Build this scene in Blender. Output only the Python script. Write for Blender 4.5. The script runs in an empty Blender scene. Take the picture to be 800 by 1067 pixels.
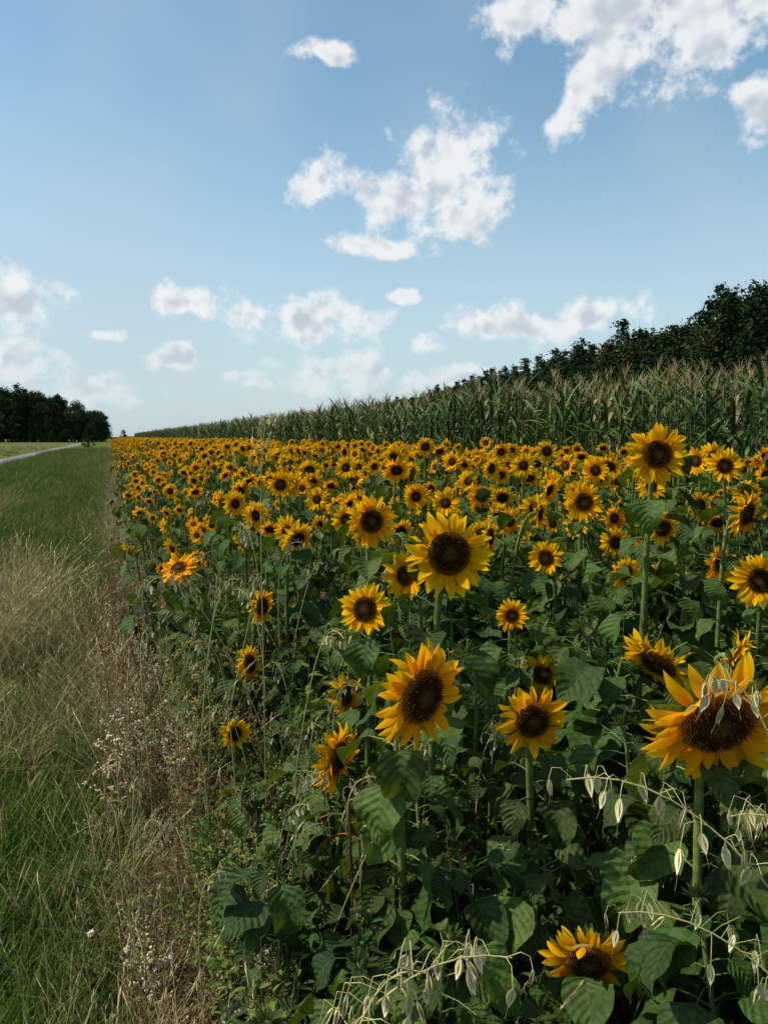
import bpy, math, random
from mathutils import Vector, Matrix, noise as mnoise
R_ = random.Random(11)
scene = bpy.context.scene
scene.view_settings.view_transform = 'Standard'
scene.view_settings.look = 'None'
scene.view_settings.exposure = 0
V = Vector
UP = V((0,0,1))
# row direction of the field (d) and its normal (n, pointing into the field)
DX, DY = -0.327, 0.945
def PT(p, t, z=0.0):
    return V((p*DY + t*DX, -p*DX + t*DY, z))
def toP(x, y): return x*DY - y*DX
def gz(x, y):
    r = max(0.0, toP(x, y) - 6.5)
    return 7*math.tanh(r*0.06/7)

# ------------------------------------------------------------------ mesh builder
class MB:
    def __init__(s): s.v=[]; s.f=[]; s.m=[]; s.c=[]; s.u=[]
    def build(s, name, mats, link=True):
        me = bpy.data.meshes.new(name)
        me.from_pydata([tuple(a) for a in s.v], [], s.f)
        me.polygons.foreach_set('material_index', s.m)
        me.polygons.foreach_set('use_smooth', [True]*len(s.f))
        a = me.attributes.new('Col','FLOAT_COLOR','POINT')
        flat=[]
        for c in s.c: flat += [c[0],c[1],c[2],1.0]
        a.data.foreach_set('color', flat)
        b = me.attributes.new('luv','FLOAT_VECTOR','POINT')
        flat=[]
        for u in s.u: flat += [u[0],u[1],u[2]]
        b.data.foreach_set('vector', flat)
        for m in mats: me.materials.append(m)
        me.update()
        ob = bpy.data.objects.new(name, me)
        if link: scene.collection.objects.link(ob)
        return ob
    def vert(s, p, c, u=(0,0,0)):
        s.v.append(p); s.c.append(c); s.u.append(u); return len(s.v)-1
    def face(s, idx, m): s.f.append(idx); s.m.append(m)

def mul(c, k): return (c[0]*k, c[1]*k, c[2]*k)
def lerp(a, b, t): return tuple(a[i]+(b[i]-a[i])*t for i in range(3))

def tube(mb, pts, rad, sides, mat, col, col2=None):
    n=len(pts); rings=[]
    for i,p in enumerate(pts):
        tg = (pts[min(i+1,n-1)]-pts[max(i-1,0)])
        if tg.length<1e-9: tg=UP.copy()
        tg.normalize()
        ref = V((1,0,0)) if abs(tg.x)<0.8 else V((0,1,0))
        a = tg.cross(ref).normalized(); b = tg.cross(a)
        c = lerp(col, col2, i/(n-1)) if col2 else col
        r = rad[i] if isinstance(rad, list) else rad
        rings.append([mb.vert(p + a*(math.cos(2*math.pi*k/sides)*r) + b*(math.sin(2*math.pi*k/sides)*r), c) for k in range(sides)])
    for i in range(n-1):
        for k in range(sides):
            k2=(k+1)%sides
            mb.face((rings[i][k],rings[i][k2],rings[i+1][k2],rings[i+1][k]), mat)

def prof_leaf(t): return max(0.0, math.sin(math.pi*min(1,t)**0.6))**0.85
def prof_petal(t): return max(0.42*(1-t), max(0.0, math.sin(math.pi*min(1,t)**0.8))**0.75)
def prof_lance(t): return max(0.3*(1-t), max(0.0, math.sin(math.pi*min(1,t)**0.7)))
def prof_grass(t): return (1-t)**0.7+0.02

def blade(mb, base, d, nrm, L, W, prof, curl, fold, nseg, across, twist, mat, c0, c1, rng, ripple=0.0):
    """curved leaf / petal; curl = total bend (rad) away from nrm"""
    d=d.normalized(); side=d.cross(nrm)
    if side.length<1e-6: side=d.cross(V((0.3,0.9,0.2)))
    side.normalize(); nr=side.cross(d).normalized()
    p=base.copy(); st=L/nseg; ph=rng.random()*6.28; ru=rng.random()
    rows=[]
    for i in range(nseg+1):
        t=i/nseg
        w=W*0.5*prof(t)
        row=[]
        for k in range(across):
            s_=-1+2*k/(across-1)
            off=side*(s_*w)+nr*(abs(s_)*fold*w + ripple*W*abs(s_)*math.sin(t*11+ph+(1.7 if s_>0 else 0))*(1 if 0<i<nseg else 0))
            row.append(mb.vert(p+off, lerp(c0,c1,t), (s_,t,ru)))
        rows.append(row)
        if i<nseg:
            q=Matrix.Rotation(-curl/nseg,3,side); d=q@d; nr=q@nr
            if twist:
                q=Matrix.Rotation(twist/nseg,3,d); side=q@side; nr=q@nr
            p=p+d*st
    for i in range(nseg):
        for k in range(across-1):
            mb.face((rows[i][k],rows[i][k+1],rows[i+1][k+1],rows[i+1][k]), mat)

# ------------------------------------------------------------------ materials
def new_mat(name):
    m=bpy.data.materials.new(name); m.use_nodes=True
    nt=m.node_tree; nt.nodes.clear()
    return m, nt
def nd(nt, typ, **kw):
    n=nt.nodes.new(typ)
    for k,v in kw.items(): setattr(n,k,v)
    return n
def math_(nt, op, a, b=None, c=None, clamp=False):
    n=nt.nodes.new('ShaderNodeMath'); n.operation=op; n.use_clamp=clamp
    for i,x in enumerate((a,b,c)):
        if x is None: continue
        if isinstance(x,(int,float)): n.inputs[i].default_value=x
        else: nt.links.new(x,n.inputs[i])
    return n.outputs[0]
def mixc(nt, f, a, b, mode='MIX'):
    n=nt.nodes.new('ShaderNodeMix'); n.data_type='RGBA'; n.blend_type=mode
    if isinstance(f,(int,float)): n.inputs[0].default_value=f
    else: nt.links.new(f,n.inputs[0])
    for i,x in ((6,a),(7,b)):
        if isinstance(x,tuple): n.inputs[i].default_value=(x[0],x[1],x[2],1)
        else: nt.links.new(x,n.inputs[i])
    return n.outputs[2]
def maprange(nt, v, a, b, c=0.0, d=1.0, smooth=True):
    n=nt.nodes.new('ShaderNodeMapRange')
    n.interpolation_type='SMOOTHSTEP' if smooth else 'LINEAR'
    nt.links.new(v,n.inputs[0])
    for i,x in enumerate((a,b,c,d)): n.inputs[i+1].default_value=x
    return n.outputs[0]

def plant_mat(name, rough=0.5, transl=0.3, hv=0.03, vv=0.35, veins=None, spec=0.4, noise_scale=30, noise_amt=0.35, tcol=None, simple=False):
    m,nt=new_mat(name); L=nt.links
    at=nd(nt,'ShaderNodeAttribute',attribute_name='Col')
    oi=nd(nt,'ShaderNodeObjectInfo')
    hs=nd(nt,'ShaderNodeHueSaturation')
    L.new(at.outputs['Color'],hs.inputs['Color'])
    L.new(maprange(nt,oi.outputs['Random'],0,1,0.5-hv,0.5+hv,False),hs.inputs['Hue'])
    val=maprange(nt,oi.outputs['Random'],0,1,1+vv,1-vv,False)
    if noise_amt>0:
        tc=nd(nt,'ShaderNodeTexCoord')
        nz=nd(nt,'ShaderNodeTexNoise'); nz.inputs['Scale'].default_value=noise_scale; nz.inputs['Detail'].default_value=1
        L.new(tc.outputs['Object'],nz.inputs['Vector'])
        val=math_(nt,'MULTIPLY', val, maprange(nt,nz.outputs[0],0.3,0.7,1-noise_amt,1+noise_amt,False))
    L.new(val,hs.inputs['Value'])
    col=hs.outputs['Color']
    bump=None
    if veins:
        uv=nd(nt,'ShaderNodeAttribute',attribute_name='luv')
        sp=nd(nt,'ShaderNodeSeparateXYZ'); L.new(uv.outputs['Vector'],sp.inputs[0])
        au=math_(nt,'ABSOLUTE',sp.outputs[0])
        if veins=='leaf':
            mid=maprange(nt,au,0.0,0.07,1,0)
            q=math_(nt,'FRACT',math_(nt,'MULTIPLY',math_(nt,'SUBTRACT',sp.outputs[1],math_(nt,'MULTIPLY',au,0.28)),7.5))
            tri=math_(nt,'ABSOLUTE',math_(nt,'SUBTRACT',q,0.5))
            sv=maprange(nt,tri,0.0,0.09,0.75,0)
            vein=math_(nt,'MAXIMUM',mid,sv)
            col=mixc(nt,math_(nt,'MULTIPLY',vein,0.28),col,(0.12,0.18,0.045))
            bp=nd(nt,'ShaderNodeBump'); bp.inputs['Strength'].default_value=0.8; bp.inputs['Distance'].default_value=0.007
            L.new(math_(nt,'ADD',math_(nt,'MULTIPLY',tri,-1.0),nz.outputs[0]),bp.inputs['Height']); bump=bp.outputs[0]
        else:
            w=math_(nt,'SINE',math_(nt,'MULTIPLY',sp.outputs[0],14))
            col=mixc(nt,maprange(nt,w,-1,1,0,0.25,False),col,(0.76,0.30,0.003))
    if simple:
        pb=nd(nt,'ShaderNodeBsdfDiffuse'); L.new(col,pb.inputs['Color'])
    else:
        pb=nd(nt,'ShaderNodeBsdfPrincipled'); pb.inputs['Roughness'].default_value=rough
        pb.inputs['Specular IOR Level'].default_value=spec
        L.new(col,pb.inputs['Base Color'])
    if bump: L.new(bump,pb.inputs['Normal'])
    out=nd(nt,'ShaderNodeOutputMaterial')
    if transl>0:
        tr=nd(nt,'ShaderNodeBsdfTranslucent')
        if tcol: L.new(mixc(nt,1.0,col,tcol,'MULTIPLY'),tr.inputs['Color'])
        else: L.new(col,tr.inputs['Color'])
        mx=nd(nt,'ShaderNodeMixShader'); mx.inputs[0].default_value=transl
        L.new(pb.outputs[0],mx.inputs[1]); L.new(tr.outputs[0],mx.inputs[2]); L.new(mx.outputs[0],out.inputs['Surface'])
    else: L.new(pb.outputs[0],out.inputs['Surface'])
    return m

M_LEAF=plant_mat('sunflower_leaf_mat',0.62,0.25,0.02,0.30,'leaf',0.22,45,0.25,(1.8,1.5,0.4))
M_PETAL=plant_mat('petal_mat',0.6,0.45,0.008,0.08,'petal',0.15,25,0.0,None,True)
M_STEM=plant_mat('stem_mat',0.6,0.0,0.02,0.2,None,0.2,40,0.3)
M_DISC=plant_mat('disc_mat',0.85,0.0,0.01,0.3,None,0.15,160,0.45,None,True)
M_GRASS=plant_mat('grass_mat',0.6,0.22,0.03,0.3,None,0.2,3,0.0,None,True)
M_DRY=plant_mat('dry_mat',0.7,0.0,0.015,0.3,None,0.2,5,0.0,None,True)
M_CORN=plant_mat('corn_mat',0.55,0.0,0.02,0.3,None,0.2,2,0.0)
M_TREE=plant_mat('tree_foliage_mat',0.8,0.0,0.02,0.3,None,0.1,0.8,0.0,None,True)
M_BARK=plant_mat('bark_mat',0.9,0.0,0.01,0.2,None,0.1,4,0.4,None,True)
SM=[M_STEM,M_LEAF,M_PETAL,M_DISC]

# ------------------------------------------------------------------ sunflower
GREEN_STEM=(0.13,0.18,0.045)
def bez(p0,p1,p2,p3,t):
    a=1-t
    return p0*(a*a*a)+p1*(3*a*a*t)+p2*(3*a*t*t)+p3*(t*t*t)

def add_head(mb, C, F, R, rng, hi):
    F=F.normalized()
    X=F.cross(UP)
    if X.length<0.05: X=V((1,0,0))
    X.normalize(); Y=X.cross(F)
    dr=R*rng.uniform(0.41,0.48) if hi else R*rng.uniform(.36,.46)
    nr,ns=(9,28) if hi else (4,14)
    rows=[]
    hmax=dr*0.28; dimple=rng.uniform(0.1,0.5)
    olive=(0.085,0.055,0.016); brown=(0.032,0.014,0.005); rim=(0.22,0.085,0.008)
    def hz(q): return hmax*(1-q**3)*(1-dimple*math.exp(-(q/0.45)**2))
    def dcol(q):
        if q<0.42: return lerp(olive,brown,q/0.42)
        if q<0.75: return brown
        return lerp(brown,rim,(q-0.75)/0.25)
    for i in range(nr+1):
        q=i/nr
        ring=[]
        for k in range(ns):
            a=2*math.pi*k/ns
            ring.append(mb.vert(C+(X*math.cos(a)+Y*math.sin(a))*(dr*max(q,0.01))+F*hz(q), dcol(q)))
        rows.append(ring)
    for i in range(nr):
        for k in range(ns):
            k2=(k+1)%ns
            mb.face((rows[i][k],rows[i+1][k],rows[i+1][k2],rows[i][k2]),3)
    prev=rows[-1]
    for q,z in ((1.04,-0.12),(0.8,-0.34),(0.42,-0.5),(0.14,-0.62)):
        ring=[mb.vert(C+(X*math.cos(2*math.pi*k/ns)+Y*math.sin(2*math.pi*k/ns))*(dr*q)+F*(dr*z),(0.11,0.17,0.045)) for k in range(ns)]
        for k in range(ns):
            k2=(k+1)%ns
            mb.face((prev[k],ring[k],ring[k2],prev[k2]),0)
        prev=ring
    if hi:
        N=420
        for i in range(N):
            q=math.sqrt((i+0.5)/N); a=i*2.39996
            rr=X*math.cos(a)+Y*math.sin(a)
            p=C+rr*(dr*q)+F*hz(q)
            s=dr*0.042; h=dr*(0.07 if q<0.5 else rng.uniform(0.10,0.19))
            c=mul(dcol(q),rng.uniform(0.8,1.6)); ct=mul(c,1.5)
            if q>0.6 and rng.random()<0.3: ct=(0.40,0.18,0.015)
            tt=rr.cross(F)
            b=[mb.vert(p+rr*s,c),mb.vert(p+tt*s,c),mb.vert(p-rr*s,c),mb.vert(p-tt*s,c)]
            top=mb.vert(p+F*h+rr*(h*0.3*q),ct)
            for k in range(4): mb.face((b[k],b[(k+1)%4],top),3)
    droopy=rng.uniform(-0.25,0.5)
    for layer in range(2):
        npet=rng.randint(19,24)
        for k in range(npet):
            a=2*math.pi*(k+0.5*layer+rng.uniform(-0.35,0.35))/npet
            rr=X*math.cos(a)+Y*math.sin(a)
            Lp=(R-dr)*rng.uniform(0.82,1.22)
            e=rng.gauss(0.26,0.22) if layer==0 else rng.gauss(0.04,0.2)
            d=(rr*math.cos(e)+F*math.sin(e)-0.12*UP+rr.cross(F)*rng.gauss(0,0.15))
            y0=(0.90,0.40,0.003); y1=(0.98,0.60,0.007)
            kk=rng.uniform(0.86,1.03)
            blade(mb, C+rr*(dr*0.93)-F*(dr*(0.05+0.10*layer)), d, F, Lp, Lp*rng.uniform(0.30,0.44), prof_petal,
                  rng.gauss(0.12+droopy,0.5), rng.uniform(0.1,0.6), 6 if hi else 3, 5 if hi else 3, rng.gauss(0,0.5), 2,
                  mul(y0,kk), mul(y1,kk), rng)
    nb=22 if hi else 12
    for k in range(nb):
        a=2*math.pi*(k+rng.uniform(-0.3,0.3))/nb
        rr=X*math.cos(a)+Y*math.sin(a)
        blade(mb, C+rr*(dr*0.85)-F*(dr*0.22), rr+F*rng.uniform(-0.5,0.2), F, R*rng.uniform(0.38,0.56), R*0.17, prof_lance,
              rng.gauss(0.2,0.4), 0.3, 4 if hi else 2, 3, 0, 1, (0.07,0.12,0.03),(0.10,0.165,0.04), rng)

def add_bud(mb, C, F, R, rng):
    X=F.cross(UP)
    if X.length<0.05: X=V((1,0,0))
    X.normalize(); Y=X.cross(F)
    prev=None
    for q,z in ((0.05,0.25),(0.4,0.2),(0.6,0.05),(0.6,-0.12),(0.35,-0.3),(0.12,-0.4)):
        ring=[mb.vert(C+(X*math.cos(2*math.pi*k/10)+Y*math.sin(2*math.pi*k/10))*(R*q)+F*(R*z),(0.06,0.10,0.025)) for k in range(10)]
        if prev:
            for k in range(10): mb.face((prev[k],ring[k],ring[(k+1)%10],prev[(k+1)%10]),0)
        prev=ring
    for lay in range(3):
        for k in range(11):
            a=2*math.pi*(k+0.33*lay+rng.uniform(-0.3,0.3))/11
            rr=X*math.cos(a)+Y*math.sin(a)
            blade(mb, C+rr*(R*0.45)-F*(R*(0.1+.1*lay)), rr*(0.45+0.5*lay)+F*(0.9-0.5*lay), F, R*rng.uniform(1.1,1.9), R*0.5, prof_lance,
                  rng.uniform(-0.9,0.5), 0.3, 3, 3, 0, 1, (0.05,0.09,0.022),(0.075,0.125,0.03), rng)

def sunflower_mesh(mb, base, H, F, R, rng, hi, nleaf, kind='flower', lscale=1.0):
    F=F.normalized()
    H=V(H); h=H.z-base.z
    back = F*0.16
    p0=base; p1=base+V((rng.uniform(-.05,.05),rng.uniform(-.05,.05),h*0.55)); p2=H-back*(h*0.75 if h<1 else 1)+UP*0.01; p3=H-F*(R*0.24)
    n=14 if hi else 7
    pts=[bez(p0,p1,p2,p3,i/n) for i in range(n+1)]
    sr=0.0085+0.0035*min(1,R/0.12)
    rad=[sr*(1.25-0.45*i/n) for i in range(n+1)]; rad[-1]=sr*1.2
    tube(mb,pts,rad,8 if hi else 5,0,mul(GREEN_STEM,0.75),GREEN_STEM)
    a=rng.random()*6.28
    for i in range(nleaf):
        t=0.14+0.78*(i+rng.uniform(-.3,.3))/max(1,nleaf-1)
        t=max(.1,min(.94,t))
        p=bez(p0,p1,p2,p3,t)
        a+=2.399+rng.uniform(-.4,.4)
        el=rng.uniform(0.1,0.75)
        d=V((math.cos(a)*math.cos(el),math.sin(a)*math.cos(el),math.sin(el)))
        size=(0.080+0.080*math.sin(math.pi*min(1,0.15+t*0.72)))*rng.uniform(0.65,1.2)*lscale
        if t>0.85: size*=0.55
        k=rng.uniform(0.5,1.3); curl=rng.uniform(0.2,1.9)
        if kind=='flower' and t>0.74 and (d.x*F.x+d.y*F.y)>-0.1: continue
        pl=size*rng.uniform(0.45,0.75)
        q1=p+d*pl*0.5; q2=p+d*pl-UP*pl*0.12
        tube(mb,[p,q1,q2],[0.0032,0.0026,0.002],4,0,GREEN_STEM)
        dd=(d-UP*rng.uniform(0.3,1.1)).normalized()
        if t<0.3 and rng.random()<0.5:
            c0=(0.15,0.10,0.04); c1=(0.12,0.075,0.03); curl=2.2
        else:
            c0=mul((0.045,0.084,0.015),k); c1=mul((0.053,0.098,0.017),k)
        blade(mb,q2,dd,UP,size,size*rng.uniform(0.62,0.90),prof_leaf,curl,rng.uniform(-0.1,0.7),9 if hi else 4,7 if hi else 3,
              rng.gauss(0,0.6),1,c0,c1,rng,0.09)
    if kind=='flower': add_head(mb,H,F,R,rng,hi)
    elif kind=='bud': add_bud(mb,H,F,R,rng)

def Fdir(a_deg, tilt_deg):
    a=math.radians(a_deg); t=math.radians(tilt_deg)
    return V((math.sin(a)*math.cos(t), -math.cos(a)*math.cos(t), math.sin(t)))

# individually surveyed plants: head position (m), head radius, facing (deg: + = towards +X), tilt (deg)
HEROES=[
 (0.196,2.35,1.400,.138, 10, 8),(-0.057,3.60,1.364,.126, 15, 0),(-0.074,3.00,1.086,.108,-22,16),
 (0.100,2.00,1.075,.152, 42,-6),(0.447,2.30,.898,.116,  6,-6),(0.764,1.75,1.095,.178, 2,-26),
 (0.509,1.85,.446,.118,-10,-20),(1.107,3.20,1.680,.130, -6, 4),(1.193,4.70,1.362,.120,-10, 5),
 (-1.237,4.70,.962,.125,-25,52),(-0.706,4.50,.770,.112, 62, 0),(-0.697,4.00,.575,.105, 68, 8),
 (-0.156,3.20,.675,.100, 60, 5),(-0.157,2.60,.658,.125, 66,-6),(0.098,3.60,1.110,.120,-40, 5),
 (0.592,3.60,.925,.080, -5,10),(1.104,4.80,.968,.110,-15,10),(1.112,5.80,1.220,.115, 0, 5),
 (1.537,5.20,1.052,.110,  5,10),(2.243,5.20,1.562,.120,-20, 5),(1.800,3.90,1.370,.135, 40,-15),
 (2.368,6.00,1.570,.115,-50, 5),(1.642,3.40,1.125,.130,-35, 0),(1.937,4.50,1.017,.115, 20,10),
 (0.958,2.70,.960,.145,-55,-45),(1.29,2.85,.93,.120,60, -20),(0.699,3.40,.704,.100, 10,25),
 (-0.613,5.00,1.140,.120,-35,-5),(-0.917,5.60,1.190,.120, 55,10),(-0.508,4.60,1.150,.115, 40,-25),
 (-1.630,7.00,.897,.110, 40,10),(-0.662,3.40,.433,.080, 40,10),(1.658,6.20,1.488,.115, 5,12),
 (1.163,6.60,1.511,.115,-10, 5),(0.953,7.00,1.470,.120, 40, 0),(0.469,9.00,1.640,.120, 0, 5),
 (-0.365,7.50,1.460,.120,-10, 5),(0.854,7.00,1.223,.115,10, 5),(1.066,6.00,1.019,.110,-25,10),
 (1.761,6.00,1.130,.112,15, 5),(2.129,6.00,1.093,.110,60, 5),(0.593,4.40,1.186,.115, 65, 0),
 (-0.855,6.50,1.357,.120, 10, 5),(-0.598,7.00,1.197,.115,-15,10),(-1.230,6.50,1.198,.118, 45, 5),
 (2.62,6.3,1.60,.118,-10,10),(1.50,7.3,1.62,.115,5,8),(0.42,5.4,1.30,.11,-20,5),(0.85,5.3,1.18,.105,15,5),
 (0.25,6.2,1.28,.11,10,5),(1.45,5.9,1.33,.11,-15,5),(2.55,4.9,1.22,.12,-30,5),(1.30,4.2,1.02,.10,20,-20),
 (.90,4.35,1.08,.105,-35,0),(1.62,4.55,1.22,.11,10,-10),(.62,5.0,1.12,.105,10,10),(1.30,5.3,1.16,.105,-50,0),(2.05,5.1,1.30,.11,30,5),
 (-.25,5.2,1.20,.105,-15,5),(.1,4.9,1.15,.10,35,-15),(.98,4.95,1.27,.105,60,0),(1.9,5.6,1.40,.11,-15,5),
]
hero_lines=[]
for i,(x,y,z,R,fa,ti) in enumerate(HEROES):
    rng=random.Random(100+i)
    F=Fdir(fa,ti)
    bx=x-F.x*0.14+rng.uniform(-.05,.05); by=y-F.y*0.14+rng.uniform(0,.06)
    mb=MB()
    hi = y<5.3
    sunflower_mesh(mb,V((bx,by,gz(bx,by)-0.02)),(x,y,z),F,R,rng,hi,22 if z>0.9 else 14,'flower',1.05 if z>0.9 else 0.85)
    mb.build('sunflower',SM)
    hero_lines.append((x,y,z,R))

# ------------------------------------------------------------------ instancing
def proto_coll(name, obs):
    c=bpy.data.collections.new(name)
    for o in obs: c.objects.link(o)
    return c
def scatter(name, items, coll):
    """items: (pos, euler, scale, idx)"""
    me=bpy.data.meshes.new(name)
    me.from_pydata([tuple(i[0]) for i in items],[],[])
    a=me.attributes.new('rot','FLOAT_VECTOR','POINT'); a.data.foreach_set('vector',[q for i in items for q in i[1]])
    a=me.attributes.new('scl','FLOAT','POINT'); a.data.foreach_set('value',[i[2] for i in items])
    a=me.attributes.new('vidx','INT','POINT'); a.data.foreach_set('value',[i[3] for i in items])
    ob=bpy.data.objects.new(name,me); scene.collection.objects.link(ob)
    ng=bpy.data.node_groups.new(name+'_nodes','GeometryNodeTree')
    ng.interface.new_socket('Geometry',in_out='INPUT',socket_type='NodeSocketGeometry')
    ng.interface.new_socket('Geometry',in_out='OUTPUT',socket_type='NodeSocketGeometry')
    gi=ng.nodes.new('NodeGroupInput'); go=ng.nodes.new('NodeGroupOutput')
    ip=ng.nodes.new('GeometryNodeInstanceOnPoints'); ci=ng.nodes.new('GeometryNodeCollectionInfo')
    ci.inputs['Collection'].default_value=coll; ci.inputs['Separate Children'].default_value=True; ci.inputs['Reset Children'].default_value=True
    def na(n,t):
        q=ng.nodes.new('GeometryNodeInputNamedAttribute'); q.data_type=t; q.inputs['Name'].default_value=n; return q.outputs[0]
    er=ng.nodes.new('FunctionNodeEulerToRotation')
    L=ng.links
    L.new(gi.outputs[0],ip.inputs['Points']); L.new(ci.outputs[0],ip.inputs['Instance'])
    ip.inputs['Pick Instance'].default_value=True
    L.new(na('vidx','INT'),ip.inputs['Instance Index'])
    L.new(na('rot','FLOAT_VECTOR'),er.inputs[0]); L.new(er.outputs[0],ip.inputs['Rotation'])
    L.new(na('scl','FLOAT'),ip.inputs['Scale'])
    L.new(ip.outputs[0],go.inputs[0])
    md=ob.modifiers.new('scatter','NODES'); md.node_group=ng
    return ob

protos=[]
for i in range(12):   # 0-11 flowering
    rng=random.Random(500+i); mb=MB()
    F=Fdir(rng.gauss(0,26),rng.gauss(0,22) if i%4 else -38)
    sunflower_mesh(mb,V((0,0,0)),(F.x*.1,F.y*.1,1.45),F,rng.uniform(.098,.145),rng,False,16)
    protos.append(mb.build('sf_a%02d'%i,SM,False))
for i in range(4):    # 12-15 in bud
    rng=random.Random(600+i); mb=MB()
    F=Fdir(rng.uniform(-180,180),rng.uniform(30,80))
    sunflower_mesh(mb,V((0,0,0)),(F.x*.05,F.y*.05,1.0),F,.036,rng,False,26,'bud',1.05)
    protos.append(mb.build('sf_b%02d'%i,SM,False))
for i in range(4):    # 16-19 leafy, large leaves
    rng=random.Random(650+i); mb=MB()
    F=Fdir(rng.uniform(-180,180),rng.uniform(50,80))
    sunflower_mesh(mb,V((0,0,0)),(F.x*.05,F.y*.05,1.0),F,.030,rng,True,30,'bud',1.45)
    protos.append(mb.build('sf_c%02d'%i,SM,False))
C_SF=proto_coll('sunflower_plants',protos)

def blocks_view(x,y,top):
    for (hx,hy,hz,R) in hero_lines:
        d2=hx*hx+hy*hy
        s=(x*hx+y*hy)/d2
        if 0.15<s<1.0:
            dist=math.hypot(x-hx*s,y-hy*s)
            if dist<R+0.12 and top>1.75+(hz-1.75)*s-R-0.02: return True
    return False
items=[]
t=0.2
while t<220:
    st=0.37 if t<30 else (0.55 if t<80 else 0.95)
    p=0.45
    while p<8.0:
        pp=p+R_.uniform(-.20,.16); tt=t+R_.uniform(-.18,.18)
        w=PT(pp,tt); x,y=w.x,w.y
        dist=math.hypot(x,y)
        edge=min(1,max(0,(pp-0.5)/1.3))
        p+=0.42 if t<60 else 0.65
        if dist<1.25: continue
        g=gz(x,y)-0.02
        near = y<5.4 and x/max(y,.1)<0.55
        if near or y<1.0:
            hgt=R_.uniform(0.70,1.05)+0.22*edge*R_.random()
            if y<2.2: hgt=min(hgt,0.9)
            if pp<1.2: hgt*=R_.uniform(0.6,0.85)
            for _ in range(4):
                if blocks_view(x,y,g+hgt): hgt*=0.8
            if hgt<0.3: continue
            items.append((V((x,y,g)),(R_.gauss(0,.07),R_.gauss(0,.07),R_.uniform(0,6.28)),hgt,(16 if R_.random()<.75 else 12)+R_.randrange(4)))
        else:
            if R_.random()<0.12:
                items.append((V((x,y,g)),(R_.gauss(0,.07),R_.gauss(0,.07),R_.uniform(0,6.28)),R_.uniform(.9,1.2),12+R_.randrange(4)))
            else:
                s=R_.uniform(0.70,1.10)*(0.72+0.28*edge)
                if y<7.5 and blocks_view(x,y,s*1.55): s*=.85
                rz=R_.gauss(0.05,.6) if R_.random()<.9 else R_.uniform(0,6.28)
                items.append((V((x,y,g)),(R_.gauss(0,.09),R_.gauss(0,.09),rz),s,R_.randrange(12)))
    t+=st
for (x,y,h) in ((.12,1.72,.62),(.42,1.55,.42),(.80,1.62,.72),(.02,2.15,.55),(.30,2.05,.66),(1.0,1.45,.72),(-.18,2.35,.48),(-.35,2.75,.5),(.22,1.5,.60),(.66,1.5,.50),(-.05,1.85,.55),(-.42,3.1,.6),(.0,2.6,.6),
                (.05,1.5,.5),(.35,1.75,.55),(.95,1.9,.75),(.6,2.15,.5),(.15,2.3,.7),(-.12,2.05,.5),(.9,1.35,.7),(.5,1.35,.42)):
    for _ in range(3):
        if blocks_view(x,y,h): h*=.85
    items.append((V((x,y,-.02)),(R_.gauss(0,.07),R_.gauss(0,.07),R_.uniform(0,6.28)),h,16+R_.randrange(4)))
scatter('sunflower_field',items,C_SF)
print('sunflower instances',len(items))

# ------------------------------------------------------------------ corn (each prototype is a 0.8 m run of a row)
protos=[]
ROT=math.atan2(-DX,DY)   # rotation about Z that maps +Y to the row direction
for i in range(5):
    rng=random.Random(700+i); mb=MB()
    for pl in range(4):
        H=2.5*rng.uniform(.86,1.12)
        o=V((rng.gauss(0,.05),-.3+.2*pl+rng.gauss(0,.03),0)); lx,ly=rng.gauss(0,.012),rng.gauss(0,.012)
        pts=[o+V((lx*k,ly*k,H*k/4)) for k in range(5)]
        tube(mb,pts,[.014-.002*k for k in range(5)],4,0,(0.10,0.14,0.04))
        a=rng.random()*6
        for k in range(14):
            z=H*(0.10+0.80*k/13)
            a+=math.pi+rng.gauss(0,.35)
            k2=rng.uniform(.5,1.3)
            c0=mul((0.058,0.108,0.022),k2); c1=mul((0.088,0.142,0.034),k2)
            if rng.random()<.12: c0=(.20,.155,.065); c1=(.26,.20,.085)
            el=rng.uniform(1.0,1.42)
            blade(mb,o+V((lx*4*z/H,ly*4*z/H,z)),V((math.cos(a)*math.cos(el),math.sin(a)*math.cos(el),math.sin(el))),V((-math.cos(a),-math.sin(a),.5)),
                  rng.uniform(.55,.8),.065,prof_lance,rng.uniform(.2,1.5),.35,5,3,rng.gauss(0,.5),0,c0,c1,rng)
        top=pts[-1]
        tc=mul((0.38,0.28,0.14),rng.uniform(.7,1.1))
        for k in range(7):
            a=rng.random()*6.28; e=rng.uniform(1.0,1.5)
            d=V((math.cos(a)*math.cos(e),math.sin(a)*math.cos(e),math.sin(e)))
            l=rng.uniform(.16,.28)
            tube(mb,[top-UP*0.03,top+d*l*.5,top+d*l+V((d.x,d.y,-.4))*l*.15],[.004,.005,.002],3,0,tc)
    protos.append(mb.build('corn%02d'%i,[M_CORN],False))
C_CORN=proto_coll('corn_rows',protos)
items=[]
p=8.5; row=0
while p<18:
    t=-6.0+R_.random()*.8
    while t<300:
        if row<5 or R_.random()<.8:
            w=PT(p+R_.uniform(-.08,.08),t+R_.uniform(-.1,.1))
            s=R_.uniform(.93,1.08)+0.10*mnoise.noise(V((w.x*.25,w.y*.25,0)))
            items.append((V((w.x,w.y,gz(w.x,w.y)-.02)),(R_.gauss(0,.02),R_.gauss(0,.02),ROT*1.0+(math.pi if R_.random()<.5 else 0)),s,R_.randrange(5)))
        t+=.8 if t<60 else (1.1 if t<140 else 1.7)
    row+=1; p+= 0.68 if row<5 else 1.8
scatter('corn_field',items,C_CORN)
print('corn',len(items))

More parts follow.
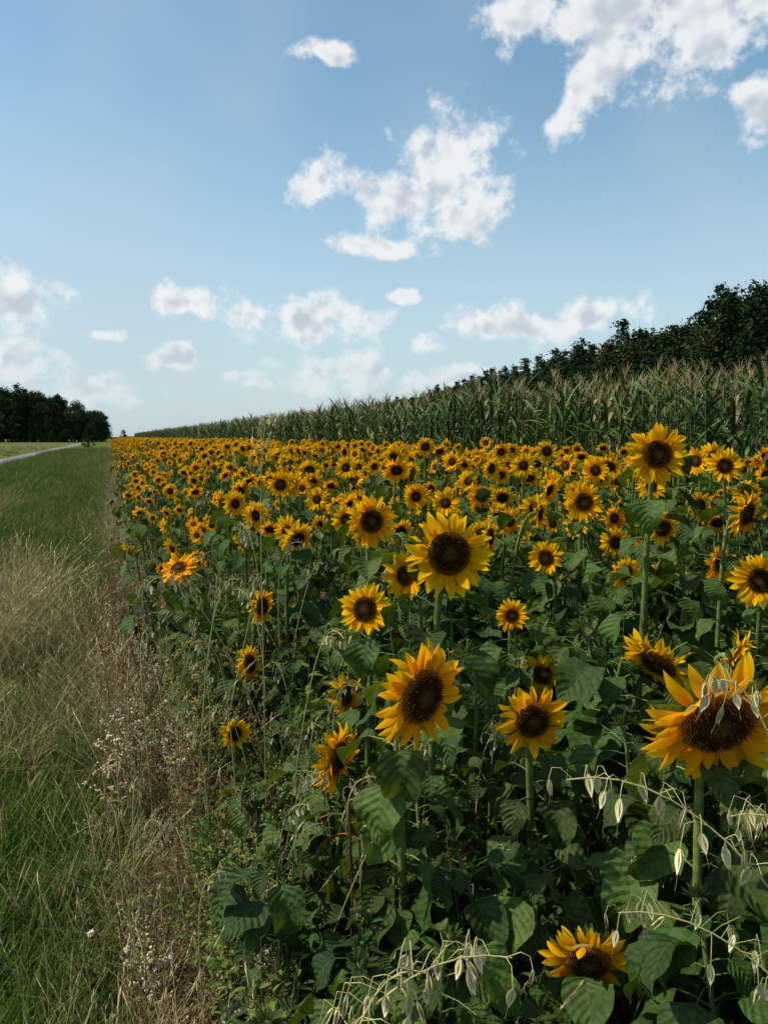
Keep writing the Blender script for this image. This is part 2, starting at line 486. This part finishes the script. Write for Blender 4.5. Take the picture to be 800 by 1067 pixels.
# ------------------------------------------------------------------ grass & weeds
def grass_proto(name,n,h,spread,w,c0,c1,seed,mat,lean=0.35,seeds=False,curl=0.9,mixdry=0.0):
    rng=random.Random(seed); mb=MB()
    for k in range(n):
        a=rng.random()*6.28; r=spread*math.sqrt(rng.random())
        b=V((math.cos(a)*r,math.sin(a)*r,-.01))
        a2=rng.random()*6.28; l=rng.uniform(.05,lean)*1.6
        d=V((math.cos(a2)*l,math.sin(a2)*l,1)).normalized()
        hh=h*rng.uniform(.4,1.15); kk=rng.uniform(.6,1.35)
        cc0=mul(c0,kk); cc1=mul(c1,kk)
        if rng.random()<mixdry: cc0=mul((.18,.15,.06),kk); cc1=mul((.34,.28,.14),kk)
        if seeds and k%3==0:
            e=b+d*hh*1.15+V((d.x,d.y,0))*hh*.25
            m=b+d*hh*.6
            tube(mb,[b,m,e],[.0013,.001,.0006],3,0,cc0,cc1)
            dd=(e-m).normalized()
            for q in range(8):
                pp=e-dd*hh*.22*(q/8.0)
                aa=rng.random()*6.28
                o=V((math.cos(aa),math.sin(aa),.8)).normalized()
                blade(mb,pp,(dd+o*.5),o,hh*.05,.0045,prof_lance,.2,.2,2,2,0,0,cc1,mul(cc1,1.15),rng)
        else:
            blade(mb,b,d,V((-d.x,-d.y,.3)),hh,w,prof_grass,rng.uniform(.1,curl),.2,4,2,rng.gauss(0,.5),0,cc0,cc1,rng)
    return mb.build(name,[mat],False)

def weed_proto(name,seed,h,stemc,leafc,nb,leafL,mat,seedc=None):
    rng=random.Random(seed); mb=MB()
    for s in range(3):
        a=rng.random()*6.28
        b=V((math.cos(a)*.03,math.sin(a)*.03,-.01)); top=b+V((rng.gauss(0,.10),rng.gauss(0,.10),h*rng.uniform(.7,1)))
        mid=(b+top)*.5+V((rng.gauss(0,.02),rng.gauss(0,.02),0))
        tube(mb,[b,mid,top],[.003,.0022,.001],4,0,stemc)
        for k in range(nb):
            t=.12+.88*k/nb
            p=b*(1-t)+top*t
            a+=2.4; e=rng.uniform(.2,1.0)
            d=V((math.cos(a)*math.cos(e),math.sin(a)*math.cos(e),math.sin(e)))
            kk=rng.uniform(.7,1.3)
            if leafL>0:
                L=leafL*rng.uniform(.6,1.2)*(1.2-t*.7)
                blade(mb,p,d,UP,L,L*.32,prof_lance,rng.uniform(.3,1.6),.3,4,3,rng.gauss(0,.4),0,mul(leafc,kk),mul(leafc,kk*1.15),rng)
            if seedc and t>.4:
                q=p+d*h*.14
                tube(mb,[p,q],[.0009,.0006],3,0,stemc)
                for z in range(7):
                    c=p+(q-p)*rng.uniform(.3,1)+V((rng.gauss(0,.006),rng.gauss(0,.006),rng.gauss(0,.006)))
                    aa=rng.random()*6.28
                    blade(mb,c,V((math.cos(aa),math.sin(aa),rng.uniform(-1,1))),UP,.012,.008,prof_lance,.5,.4,2,2,0,0,mul(seedc,kk),mul(seedc,kk),rng)
    return mb.build(name,[mat],False)

G=[]
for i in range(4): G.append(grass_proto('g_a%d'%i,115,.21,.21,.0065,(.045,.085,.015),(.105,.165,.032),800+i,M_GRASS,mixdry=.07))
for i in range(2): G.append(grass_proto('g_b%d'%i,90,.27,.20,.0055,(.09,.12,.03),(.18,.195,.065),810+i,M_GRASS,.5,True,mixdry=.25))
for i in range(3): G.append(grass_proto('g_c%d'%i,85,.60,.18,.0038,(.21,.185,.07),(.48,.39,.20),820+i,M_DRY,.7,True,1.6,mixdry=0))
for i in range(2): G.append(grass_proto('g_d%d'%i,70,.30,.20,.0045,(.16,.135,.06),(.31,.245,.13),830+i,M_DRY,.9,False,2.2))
C_G=proto_coll('grass_tufts',G)
items=[]
def rt(lo,hi): return lo*math.exp(R_.random()*math.log(hi/lo))
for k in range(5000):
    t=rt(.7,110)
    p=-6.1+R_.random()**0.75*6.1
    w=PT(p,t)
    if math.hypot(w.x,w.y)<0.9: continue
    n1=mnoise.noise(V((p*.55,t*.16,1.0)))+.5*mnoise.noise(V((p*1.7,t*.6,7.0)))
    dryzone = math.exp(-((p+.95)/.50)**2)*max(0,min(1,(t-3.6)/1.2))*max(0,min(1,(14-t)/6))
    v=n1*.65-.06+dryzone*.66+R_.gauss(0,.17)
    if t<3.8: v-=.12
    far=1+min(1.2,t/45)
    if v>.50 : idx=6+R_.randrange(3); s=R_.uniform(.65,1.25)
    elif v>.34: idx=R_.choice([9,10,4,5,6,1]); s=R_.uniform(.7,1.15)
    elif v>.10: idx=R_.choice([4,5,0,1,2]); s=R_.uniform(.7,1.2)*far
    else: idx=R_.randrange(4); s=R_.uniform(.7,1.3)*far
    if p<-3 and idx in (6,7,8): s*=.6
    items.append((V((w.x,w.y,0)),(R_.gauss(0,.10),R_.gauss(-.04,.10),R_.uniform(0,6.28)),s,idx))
for k in range(620):
    t=rt(1.0,110); p=R_.gauss(.10,.2)
    if not -.4<p<.7: continue
    w=PT(p,t)
    if math.hypot(w.x,w.y)<1.0: continue
    idx=R_.choice([9,10,4,5,7,8,6,4,2,1]); s=R_.uniform(.5,1.1)*(1.0 if t>3 else .7)
    items.append((V((w.x,w.y,0)),(R_.gauss(0,.15),R_.gauss(0,.15),R_.uniform(0,6.28)),s,idx))
for k in range(850):
    t=rt(1.2,22); p=R_.uniform(.4,6)
    w=PT(p,t)
    if math.hypot(w.x,w.y)<1.0: continue
    items.append((V((w.x,w.y,gz(w.x,w.y))),(R_.gauss(0,.12),R_.gauss(0,.12),R_.uniform(0,6.28)),R_.uniform(.8,1.7),R_.choice([0,1,2,3,4,5,2,0])))
for k in range(1500):
    t=rt(15,150); p=-8.6-R_.random()*22
    w=PT(p,t)
    items.append((V((w.x,w.y,0)),(0,0,R_.uniform(0,6.28)),R_.uniform(.8,1.4),R_.choice([0,9,4,4,5])))
scatter('grass',items,C_G)

# ------------------------------------------------------------------ wild oats
def wild_oat(base, top, bend, seed, nsp=16, link=True, name='wild_oat', k_=1.0):
    rng=random.Random(seed); mb=MB()
    col=(.36,.33,.14); sc=(.58,.52,.32)
    b=V(base); tp=V(top); hz=V((bend[0],bend[1],0))
    p1=b+V((0,0,(tp.z-b.z)*.7)); p2=tp-hz*.8+UP*.06
    n=22; pts=[bez(b,p1,p2,tp,i/n) for i in range(n+1)]
    tube(mb,pts,[(.0024-.0013*i/n)*k_ for i in range(n+1)],5,0,(.22,.22,.07),col)
    for k in range(nsp):
        t=.66+.34*(k+.5)/nsp
        p=bez(b,p1,p2,tp,t)
        a=rng.random()*6.28; l=rng.uniform(.02,.06)*(1.35-t*.6)
        o=V((math.cos(a),math.sin(a),.35))
        q1=p+o*l; q2=q1+V((o.x*.25,o.y*.25,-1))*l*.6
        tube(mb,[p,p+o*l*.6+UP*.006,q1,q2],.0007,3,0,col)
        d=V((rng.gauss(0,.25),rng.gauss(0,.25),-1)).normalized()
        L=rng.uniform(.024,.033); kk=rng.uniform(.8,1.15)
        ax=V((math.cos(a),math.sin(a),0))
        for sgn in (1,-1):
            blade(mb,q2,d+ax*.2*sgn,ax*sgn,L,.011,prof_lance,.45,-.55,5,3,0,0,mul((.46,.43,.22),kk),mul(sc,kk),rng)
        blade(mb,q2+d*.004,d,ax.cross(d),L*.8,.006,prof_lance,0,.3,3,3,0,0,mul((.36,.30,.15),kk),mul(sc,kk*.8),rng)
        tube(mb,[q2+d*L*.7,q2+d*L*1.5+ax*.004],.00025,3,0,(.3,.2,.1))
    return mb.build(name,[M_DRY],link)
wild_oat((-.30,.75,0),(.16,.93,1.10),(.30,.02),1,22)
wild_oat((-.10,.70,0),(.05,.86,1.13),(.16,.02),2,12)
wild_oat((.75,.80,0),(.24,1.00,1.30),(-.30,.02),3,16)
wild_oat((.62,.95,0),(.47,1.10,1.40),(-.12,.02),4,14)
wild_oat((.85,.90,0),(.36,1.15,1.02),(-.30,.05),5,18)
wild_oat((.95,1.1,0),(.55,1.20,1.15),(-.20,.02),6,16)
wild_oat((-.45,2.9,0),(-.40,2.9,1.82),(.10,0),7,18)
wild_oat((.80,1.0,0),(.62,1.05,1.02),(-.15,0),11,16)

Wd=[]
for i in range(3): Wd.append(weed_proto('w_a%d'%i,900+i,.62,(.10,.065,.035),(.10,.07,.035),11,.07,M_DRY,(.13,.08,.04)))
for i in range(3): Wd.append(weed_proto('w_b%d'%i,910+i,.55,(.30,.24,.13),(.27,.22,.11),10,.05,M_DRY,(.46,.38,.25)))
for i in range(3): Wd.append(weed_proto('w_c%d'%i,920+i,.85,(.17,.20,.06),(.065,.115,.025),16,.12,M_GRASS))
for i in range(2): Wd.append(weed_proto('w_d%d'%i,930+i,1.0,(.28,.27,.09),(.17,.19,.055),12,.09,M_GRASS,(.30,.26,.10)))
for i in range(3):
    r=random.Random(i+70); Wd.append(wild_oat((0,0,0),(r.uniform(.15,.3),r.uniform(-.1,.1),1.0),(.2,0),60+i,10,False,'w_e%d'%i,1.3))
C_W=proto_coll('weed_plants',Wd)
items=[]
for k in range(800):
    t=rt(1.6,90); p=R_.gauss(.18,.18)
    if not -.3<p<.7: continue
    w=PT(p,t)
    if math.hypot(w.x,w.y)<1.3: continue
    n1=mnoise.noise(V((p*1.5,t*.7,3.0)))
    idx=R_.randrange(3) if n1+R_.gauss(0,.2)>0.05 else 3+R_.randrange(3)
    s=R_.uniform(.4,1.05)*(.5 if p<-.05 else 1)*(.65 if t<3.2 else 1)
    items.append((V((w.x,w.y,0)),(R_.gauss(0,.15),R_.gauss(0,.15),R_.uniform(0,6.28)),s,idx))
for k in range(34):   # a dark stand of dead dock at the crop edge
    w=PT(R_.gauss(.05,.10),R_.uniform(4.3,7.0))
    items.append((V((w.x,w.y,0)),(R_.gauss(0,.1),R_.gauss(0,.1),R_.uniform(0,6.28)),R_.uniform(.8,1.2),R_.randrange(3)))
for k in range(600):
    t=rt(1.6,16); p=.25+R_.random()**1.8*3.5
    w=PT(p,t)
    if math.hypot(w.x,w.y)<1.4: continue
    idx=6+R_.randrange(5)
    s=R_.uniform(.5,1.0)*(.8 if t<3 else 1)
    if p<.6: s*=.85
    if blocks_view(w.x,w.y,s*.85): s*=.55
    items.append((V((w.x,w.y,0)),(R_.gauss(0,.12),R_.gauss(0,.12),R_.uniform(0,6.28)),s,idx))
for k in range(150):  # oat and straw stalks standing along the edge
    t=rt(2.0,26); p=.0+R_.random()**1.4*1.5
    w=PT(p,t)
    s=R_.uniform(.65,1.25)
    if t<3: s=min(s,.8)
    if p<.3: s*=.75
    items.append((V((w.x,w.y,0)),(R_.gauss(0,.15),R_.gauss(0,.15),R_.uniform(0,6.28)),s,11+R_.randrange(3)))
scatter('wild_weeds',items,C_W)

mb=MB(); rng=random.Random(5)
for (x,y,z) in ((-.89,2.26,.25),(-.76,2.2,.24),(-.63,2.2,.22),(-1.3,3.3,.25),(-.35,2.25,.2),(-.3,2.4,.15),(-.26,2.3,.13),(-.33,2.35,.12)):
    c=V((x,y,z)); b=V((x+.02,y+.02,0))
    tube(mb,[b,(b+c)*.5,c],.0012,4,0,(.10,.13,.04))
    for k in range(34):
        d=V((rng.gauss(0,1),rng.gauss(0,1),rng.gauss(.5,.8))).normalized()
        blade(mb,c,d,UP if abs(d.z)<.9 else V((1,0,0)),.013,.004,prof_petal,.4,.2,2,2,0,0,(.55,.5,.42),(.62,.58,.5),rng)
mb.build('white_wildflowers',[M_DRY])

mb=MB(); rng=random.Random(9)
for (x,y,z,a) in ((-.10,2.15,.72,0.2),(-.07,2.12,.62,2.5),(-.14,2.5,.5,4),(.2,2.2,.45,1),(.6,2.5,.6,3)):
    tube(mb,[V((x,y,0)),V((x+.01,y,z*.6)),V((x,y,z))],.004,5,0,(.12,.07,.03))
    blade(mb,V((x,y,z)),V((math.cos(a),math.sin(a)*.4,.5)),UP,.22,.02,prof_lance,2.6,.8,10,3,1.2,0,(.20,.085,.03),(.24,.11,.04),rng)
mb.build('dead_leaves',[M_DRY])

# ------------------------------------------------------------------ trees
def tree_mesh(name, kind, seed, link=False):
    rng=random.Random(seed); mb=MB()
    H=12.0
    lean=V((rng.gauss(0,.25),rng.gauss(0,.25),0))
    pts=[lean*(k/6)**1.5+UP*(H*.95*k/6) for k in range(7)]
    tube(mb,pts,[.22-.033*k for k in range(7)],6,1,(.07,.05,.035))
    def leafq(p,s,c):
        a=V((rng.gauss(0,1),rng.gauss(0,1),rng.gauss(0,.6))).normalized(); b=a.cross(V((rng.gauss(0,1),rng.gauss(0,1),rng.gauss(0,1)))).normalized()
        i=[mb.vert(p+a*s,c),mb.vert(p+b*s*.6,c),mb.vert(p-a*s,c),mb.vert(p-b*s*.6,c)]
        mb.face(tuple(i),0)
    if kind=='pine':
        n=26; wid=rng.uniform(.95,1.4)
        for k in range(n):
            z=H*(.12+.86*k/n); q=(z/H-.12)/.88
            reach=(2.5*wid*(1-q)**.65+.25)*rng.uniform(.55,1.15)
            for j in range(5):
                a=rng.random()*6.28; r=reach*rng.uniform(.6,1.1)
                root=lean*(z/H)**1.5+UP*z
                end=root+V((math.cos(a)*r,math.sin(a)*r,-.1*r+rng.gauss(0,.25)))
                tube(mb,[root,end],[.04,.01],3,1,(.06,.045,.03))
                cc=mul((.026,.044,.017),rng.uniform(.5,1.7))
                for m in range(int(12+24*(1-q))):
                    f=rng.uniform(.2,1.05)**.7
                    p=root+(end-root)*f+V((rng.gauss(0,.22),rng.gauss(0,.22),rng.gauss(0,.16)))
                    leafq(p,rng.uniform(.10,.24),mul(cc,rng.uniform(.8,1.25)))
    else:
        for k in range(46):
            a=rng.random()*6.28; u=rng.uniform(0,1)
            z=H*(.08+.84*u); rr=3.2*math.sin(math.pi*(.25+.68*u))**.8*math.sqrt(rng.random())*rng.uniform(.75,1.2)
            c=lean+V((math.cos(a)*rr,math.sin(a)*rr,z)); s=rng.uniform(.6,1.25)
            tube(mb,[lean*.5+UP*(z*.7),c],[.07,.02],3,1,(.06,.045,.03))
            cc=mul((.028,.048,.017),rng.uniform(.5,1.6))
            if rng.random()<.12: cc=mul((.07,.055,.02),rng.uniform(.7,1.2))
            for m in range(100):
                d=V((rng.gauss(0,1),rng.gauss(0,1),rng.gauss(0,.8))).normalized()
                leafq(c+d*s*rng.uniform(.5,1.08),rng.uniform(.1,.24),mul(cc,rng.uniform(.75,1.3)))
    return mb.build(name,[M_TREE,M_BARK],link)
T=[tree_mesh('tr_a%d'%i,'pine',40+i) for i in range(4)]+[tree_mesh('tr_b%d'%i,'broad',50+i) for i in range(3)]
C_T=proto_coll('forest_trees',T)
edge=[(70,72,17.0),(48,72,16.6),(34,72,15.4),(28,78,13.8),(22,92,11.2),(17.5,125,10.4),(5,190,9.2),(-30,290,7.8),(-75,400,6.8),(-110,480,5)]
items=[]
for (x0,y0,h0),(x1,y1,h1) in zip(edge[:-1],edge[1:]):
    L=math.hypot(x1-x0,y1-y0); n=max(2,int(L/(1.8 if y1<200 else 3.0)))
    for k in range(n):
        f=(k+R_.random())/n
        for row in range(4):
            off=row*3.0+R_.uniform(-1,1)
            x=x0+(x1-x0)*f+DY*off+R_.uniform(-.8,.8); y=y0+(y1-y0)*f+.327*off+R_.uniform(-.8,.8)
            h=(h0+(h1-h0)*f)*(R_.uniform(.76,1.06) if row else R_.uniform(.60,.88))
            idx=R_.randrange(4) if R_.random()<(.6 if x>15 else .3) else 4+R_.randrange(3)
            if idx>3: h*=.92
            items.append((V((x,y,gz(x,y)-.1)),(0,0,R_.uniform(0,6.28)),h/12,idx))
scatter('forest',items,C_T)
items=[]
for k in range(300):
    x=-95-R_.random()**1.0*160; y=252+R_.uniform(0,40)-(x+95)*-.12
    h=17.5*R_.uniform(.84,1.08)
    if x>-115: h=3.5+13.5*max(0,min(1,(-95-x)/18))**.65*R_.uniform(.9,1.05)
    items.append((V((x,y,-.1)),(0,0,R_.uniform(0,6.28)),h/12,4+R_.randrange(3) if R_.random()<.85 else R_.randrange(4)))
for k in range(130):
    x=-95-R_.random()*160; y=252+(x+95)*.12+R_.uniform(-4,2)
    items.append((V((x,y,-.9)),(0,0,R_.uniform(0,6.28)),R_.uniform(.3,.5),4+R_.randrange(3)))
scatter('distant_forest',items,C_T)
b=bpy.data.objects.new('roadside_bush',T[5].data); scene.collection.objects.link(b)
b.location=(-48.5,130,-.6); b.scale=(.34,.34,.22)

# ------------------------------------------------------------------ ground
def axis(lim):
    a=[0]; s=1.5
    while a[-1]<lim: a.append(a[-1]+s); s*=1.13
    return [-q for q in a[:0:-1]]+a
ps=axis(4000); ts=axis(4500)
mb=MB(); idx=[]
for p in ps:
    row=[]
    for t in ts:
        w=PT(p,t); row.append(mb.vert(V((w.x,w.y,gz(w.x,w.y))),(0,0,0)))
    idx.append(row)
for i in range(len(ps)-1):
    for j in range(len(ts)-1):
        mb.face((idx[i][j],idx[i+1][j],idx[i+1][j+1],idx[i][j+1]),0)
m,nt=new_mat('ground_mat'); L=nt.links
geo=nd(nt,'ShaderNodeNewGeometry')
dot=nd(nt,'ShaderNodeVectorMath',operation='DOT_PRODUCT'); L.new(geo.outputs['Position'],dot.inputs[0]); dot.inputs[1].default_value=(DY,-DX,0)
P=dot.outputs['Value']
def nz(scale,detail=3,rough=.6):
    n=nd(nt,'ShaderNodeTexNoise'); n.inputs['Scale'].default_value=scale; n.inputs['Detail'].default_value=detail; n.inputs['Roughness'].default_value=rough
    L.new(geo.outputs['Position'],n.inputs['Vector']); return n.outputs[0]
nA=nz(.35,2); nB=nz(2.5,2); nC=nz(14,3,.7); nD=nz(.02,1)
Pn=math_(nt,'ADD',P,math_(nt,'MULTIPLY',math_(nt,'SUBTRACT',nB,.5),.7))
green=mixc(nt,nC,(.04,.068,.012),(.10,.14,.03))
tan=mixc(nt,nC,(.11,.10,.04),(.25,.21,.095))
grass=mixc(nt,maprange(nt,math_(nt,'ADD',math_(nt,'MULTIPLY',nA,.6),math_(nt,'MULTIPLY',nB,.4)),.46,.68),green,tan)
strip=mixc(nt,nC,(.07,.055,.03),(.20,.155,.09))
soil=mixc(nt,nC,(.03,.025,.014),(.055,.06,.025))
meadow=mixc(nt,nB,(.075,.10,.03),(.11,.13,.04))
meadow=mixc(nt,maprange(nt,nD,.4,.6),meadow,(.115,.12,.045))
c=mixc(nt,maprange(nt,Pn,-.35,-.05),grass,strip)
c=mixc(nt,maprange(nt,Pn,.3,.8),c,soil)
c=mixc(nt,maprange(nt,P,-8.7,-8.2),meadow,c)
c=mixc(nt,maprange(nt,P,20,24),c,(.05,.08,.02))
pb=nd(nt,'ShaderNodeBsdfDiffuse')
L.new(c,pb.inputs['Color'])
bp=nd(nt,'ShaderNodeBump'); bp.inputs['Strength'].default_value=.8; bp.inputs['Distance'].default_value=.04; L.new(nC,bp.inputs['Height']); L.new(bp.outputs[0],pb.inputs['Normal'])
o=nd(nt,'ShaderNodeOutputMaterial'); L.new(pb.outputs[0],o.inputs['Surface'])
mb.build('ground',[m])

# road
mb=MB(); prev=None
tt=-60
while tt<=420:
    a=PT(-8.1,tt,.006); a2=PT(-7.2,tt,.03); b_=PT(-6.25,tt,.006)
    cur=[mb.vert(a,(0,0,0)),mb.vert(a2,(0,0,0)),mb.vert(b_,(0,0,0))]
    if prev:
        mb.face((prev[0],cur[0],cur[1],prev[1]),0); mb.face((prev[1],cur[1],cur[2],prev[2]),0)
    prev=cur; tt+=6
m,nt=new_mat('road_mat'); L=nt.links
geo=nd(nt,'ShaderNodeNewGeometry')
n1=nd(nt,'ShaderNodeTexNoise'); n1.inputs['Scale'].default_value=60; L.new(geo.outputs['Position'],n1.inputs['Vector'])
n2=nd(nt,'ShaderNodeTexNoise'); n2.inputs['Scale'].default_value=.7; L.new(geo.outputs['Position'],n2.inputs['Vector'])
c=mixc(nt,n1.outputs[0],(.12,.115,.11),(.22,.21,.20)); c=mixc(nt,maprange(nt,n2.outputs[0],.4,.7,0,.5),c,(.14,.13,.10))
pb=nd(nt,'ShaderNodeBsdfPrincipled'); pb.inputs['Roughness'].default_value=.95; L.new(c,pb.inputs['Base Color'])
o=nd(nt,'ShaderNodeOutputMaterial'); L.new(pb.outputs[0],o.inputs['Surface'])
mb.build('road',[m])

# ------------------------------------------------------------------ sky
SUN_AZ,SUN_EL=-92,50
w=bpy.data.worlds.new('World'); scene.world=w; w.use_nodes=True
try: w.cycles.sampling_method='NONE'
except Exception as ex: print('sampling',ex)
nt=w.node_tree; nt.nodes.clear(); L=nt.links
sky=nd(nt,'ShaderNodeTexSky',sky_type='NISHITA'); sky.sun_disc=False
sky.sun_elevation=math.radians(SUN_EL); sky.sun_rotation=math.radians(SUN_AZ)
sky.air_density=1.0; sky.dust_density=1.0; sky.ozone_density=1.0
tc=nd(nt,'ShaderNodeTexCoord'); D=tc.outputs['Generated']
sp=nd(nt,'ShaderNodeSeparateXYZ'); L.new(D,sp.inputs[0])
az=math_(nt,'MULTIPLY',math_(nt,'ARCTAN2',sp.outputs[0],sp.outputs[1]),57.2958)
el=math_(nt,'MULTIPLY',math_(nt,'ARCSINE',sp.outputs[2]),57.2958)
def wn(scale,detail,rough=.55,off=None):
    n=nd(nt,'ShaderNodeTexNoise'); n.inputs['Scale'].default_value=scale; n.inputs['Detail'].default_value=detail; n.inputs['Roughness'].default_value=rough
    if off:
        a=nd(nt,'ShaderNodeVectorMath',operation='ADD'); L.new(D,a.inputs[0]); a.inputs[1].default_value=off; L.new(a.outputs[0],n.inputs['Vector'])
    else: L.new(D,n.inputs['Vector'])
    return n
wa=wn(11,1)
wsc=maprange(nt,el,2,18,.9,4.0,False)
sub=nd(nt,'ShaderNodeVectorMath',operation='SUBTRACT'); L.new(wa.outputs['Color'],sub.inputs[0]); sub.inputs[1].default_value=(.5,.5,.5)
scl=nd(nt,'ShaderNodeVectorMath',operation='SCALE'); L.new(sub.outputs[0],scl.inputs[0]); L.new(wsc,scl.inputs['Scale'])
cmb=nd(nt,'ShaderNodeCombineXYZ'); L.new(az,cmb.inputs[0]); L.new(el,cmb.inputs[1])
addv=nd(nt,'ShaderNodeVectorMath',operation='ADD'); L.new(cmb.outputs[0],addv.inputs[0]); L.new(scl.outputs[0],addv.inputs[1])
CL=[(5.0,18.9,3.5,2.9),(2.3,16.1,5.8,2.2),(-4.4,17.2,2.2,2.0),(4.9,14.3,3.5,1.7),(-1.0,13.2,3.2,.8),
 (9.2,26.3,3.0,2.4),(15.5,25.8,4.8,3.6),(21.0,25.3,5.6,3.4),(13.3,20.9,2.0,1.7),(14.8,23.0,3.2,2.8),(25.2,20.0,2.2,2.4),
 (-4.0,24.1,2.6,.9),(-24.6,8.8,3.3,1.9),(-13.7,9.2,3.1,1.3),(-5.1,8.1,5.0,1.8),(9.6,7.8,4.6,1.4),(14.7,8.5,3.8,1.2),
 (1.0,9.4,1.6,.6),(-14.5,5.3,2.2,1.1),(-3.1,4.6,4.2,1.7),(-24.5,4.8,2.6,1.5),(-19.1,6.9,1.2,.5),(-9.9,3.9,1.5,.6),
 (-20.0,3.1,4.2,1.3),(2.7,6.3,1.9,.8),(6,4.0,5.8,1.0),(-48,16,8,4),(48,18,8,4)]
cur=None
for (a,e,rx,ry) in CL:
    s1=nd(nt,'ShaderNodeVectorMath',operation='MULTIPLY_ADD'); L.new(addv.outputs[0],s1.inputs[0])
    s1.inputs[1].default_value=(1/rx,1/ry,0); s1.inputs[2].default_value=(-a/rx,-e/ry,0)
    s3=nd(nt,'ShaderNodeVectorMath',operation='LENGTH'); L.new(s1.outputs[0],s3.inputs[0])
    if cur is None: cur=s3.outputs['Value']
    else: cur=math_(nt,'MINIMUM',cur,s3.outputs['Value'])
dens=math_(nt,'SUBTRACT',1.04,cur)
f1=wn(24,6,.62); f2=wn(24,2,.55,(-.008,0.0,.012))
edge_=math_(nt,'ADD',dens,math_(nt,'MULTIPLY',math_(nt,'SUBTRACT',f1.outputs[0],.5),2.9))
alpha=maprange(nt,edge_,-.08,.6)
relief=math_(nt,'MULTIPLY',math_(nt,'SUBTRACT',f1.outputs[0],f2.outputs[0]),5.0)
core=maprange(nt,math_(nt,'ADD',edge_,math_(nt,'MULTIPLY',relief,-1.0)),.3,1.5)
ccol=mixc(nt,core,(8.7,8.9,9.0),(5.5,6.1,6.8))
lowfade=maprange(nt,el,0.5,9,.35,.95)
base=mixc(nt,1.0,sky.outputs[0],(1.44,1.74,1.60),'MULTIPLY')
haze=maprange(nt,el,-2,25,.82,0.0)
base=mixc(nt,haze,base,(5.5,6.6,7.4))
veil=wn(3.0,2,.6)
base=mixc(nt,maprange(nt,veil.outputs[0],.42,.75,0,.38),base,(5.0,6.1,7.0))
final=mixc(nt,math_(nt,'MULTIPLY',alpha,lowfade),base,ccol)
bg=nd(nt,'ShaderNodeBackground'); bg.inputs['Strength'].default_value=.1; L.new(final,bg.inputs['Color'])
wo=nd(nt,'ShaderNodeOutputWorld'); L.new(bg.outputs[0],wo.inputs['Surface'])

sl=bpy.data.lights.new('sun','SUN'); sl.energy=5.0; sl.angle=math.radians(.5); sl.color=(1,.92,.78)
so=bpy.data.objects.new('sun',sl); scene.collection.objects.link(so)
a=math.radians(SUN_AZ); e=math.radians(SUN_EL)
S=V((math.sin(a)*math.cos(e),math.cos(a)*math.cos(e),math.sin(e)))
so.rotation_euler=(-S).to_track_quat('-Z','Y').to_euler(); so.location=(-20,10,30)

cam=bpy.data.cameras.new('camera'); co=bpy.data.objects.new('camera',cam); scene.collection.objects.link(co)
cam.sensor_fit='VERTICAL'; cam.sensor_height=36; cam.lens=27.7
cam.clip_end=12000; cam.clip_start=.05
co.location=(0,0,1.75); co.rotation_euler=(math.radians(84.55),0,0)
scene.camera=co
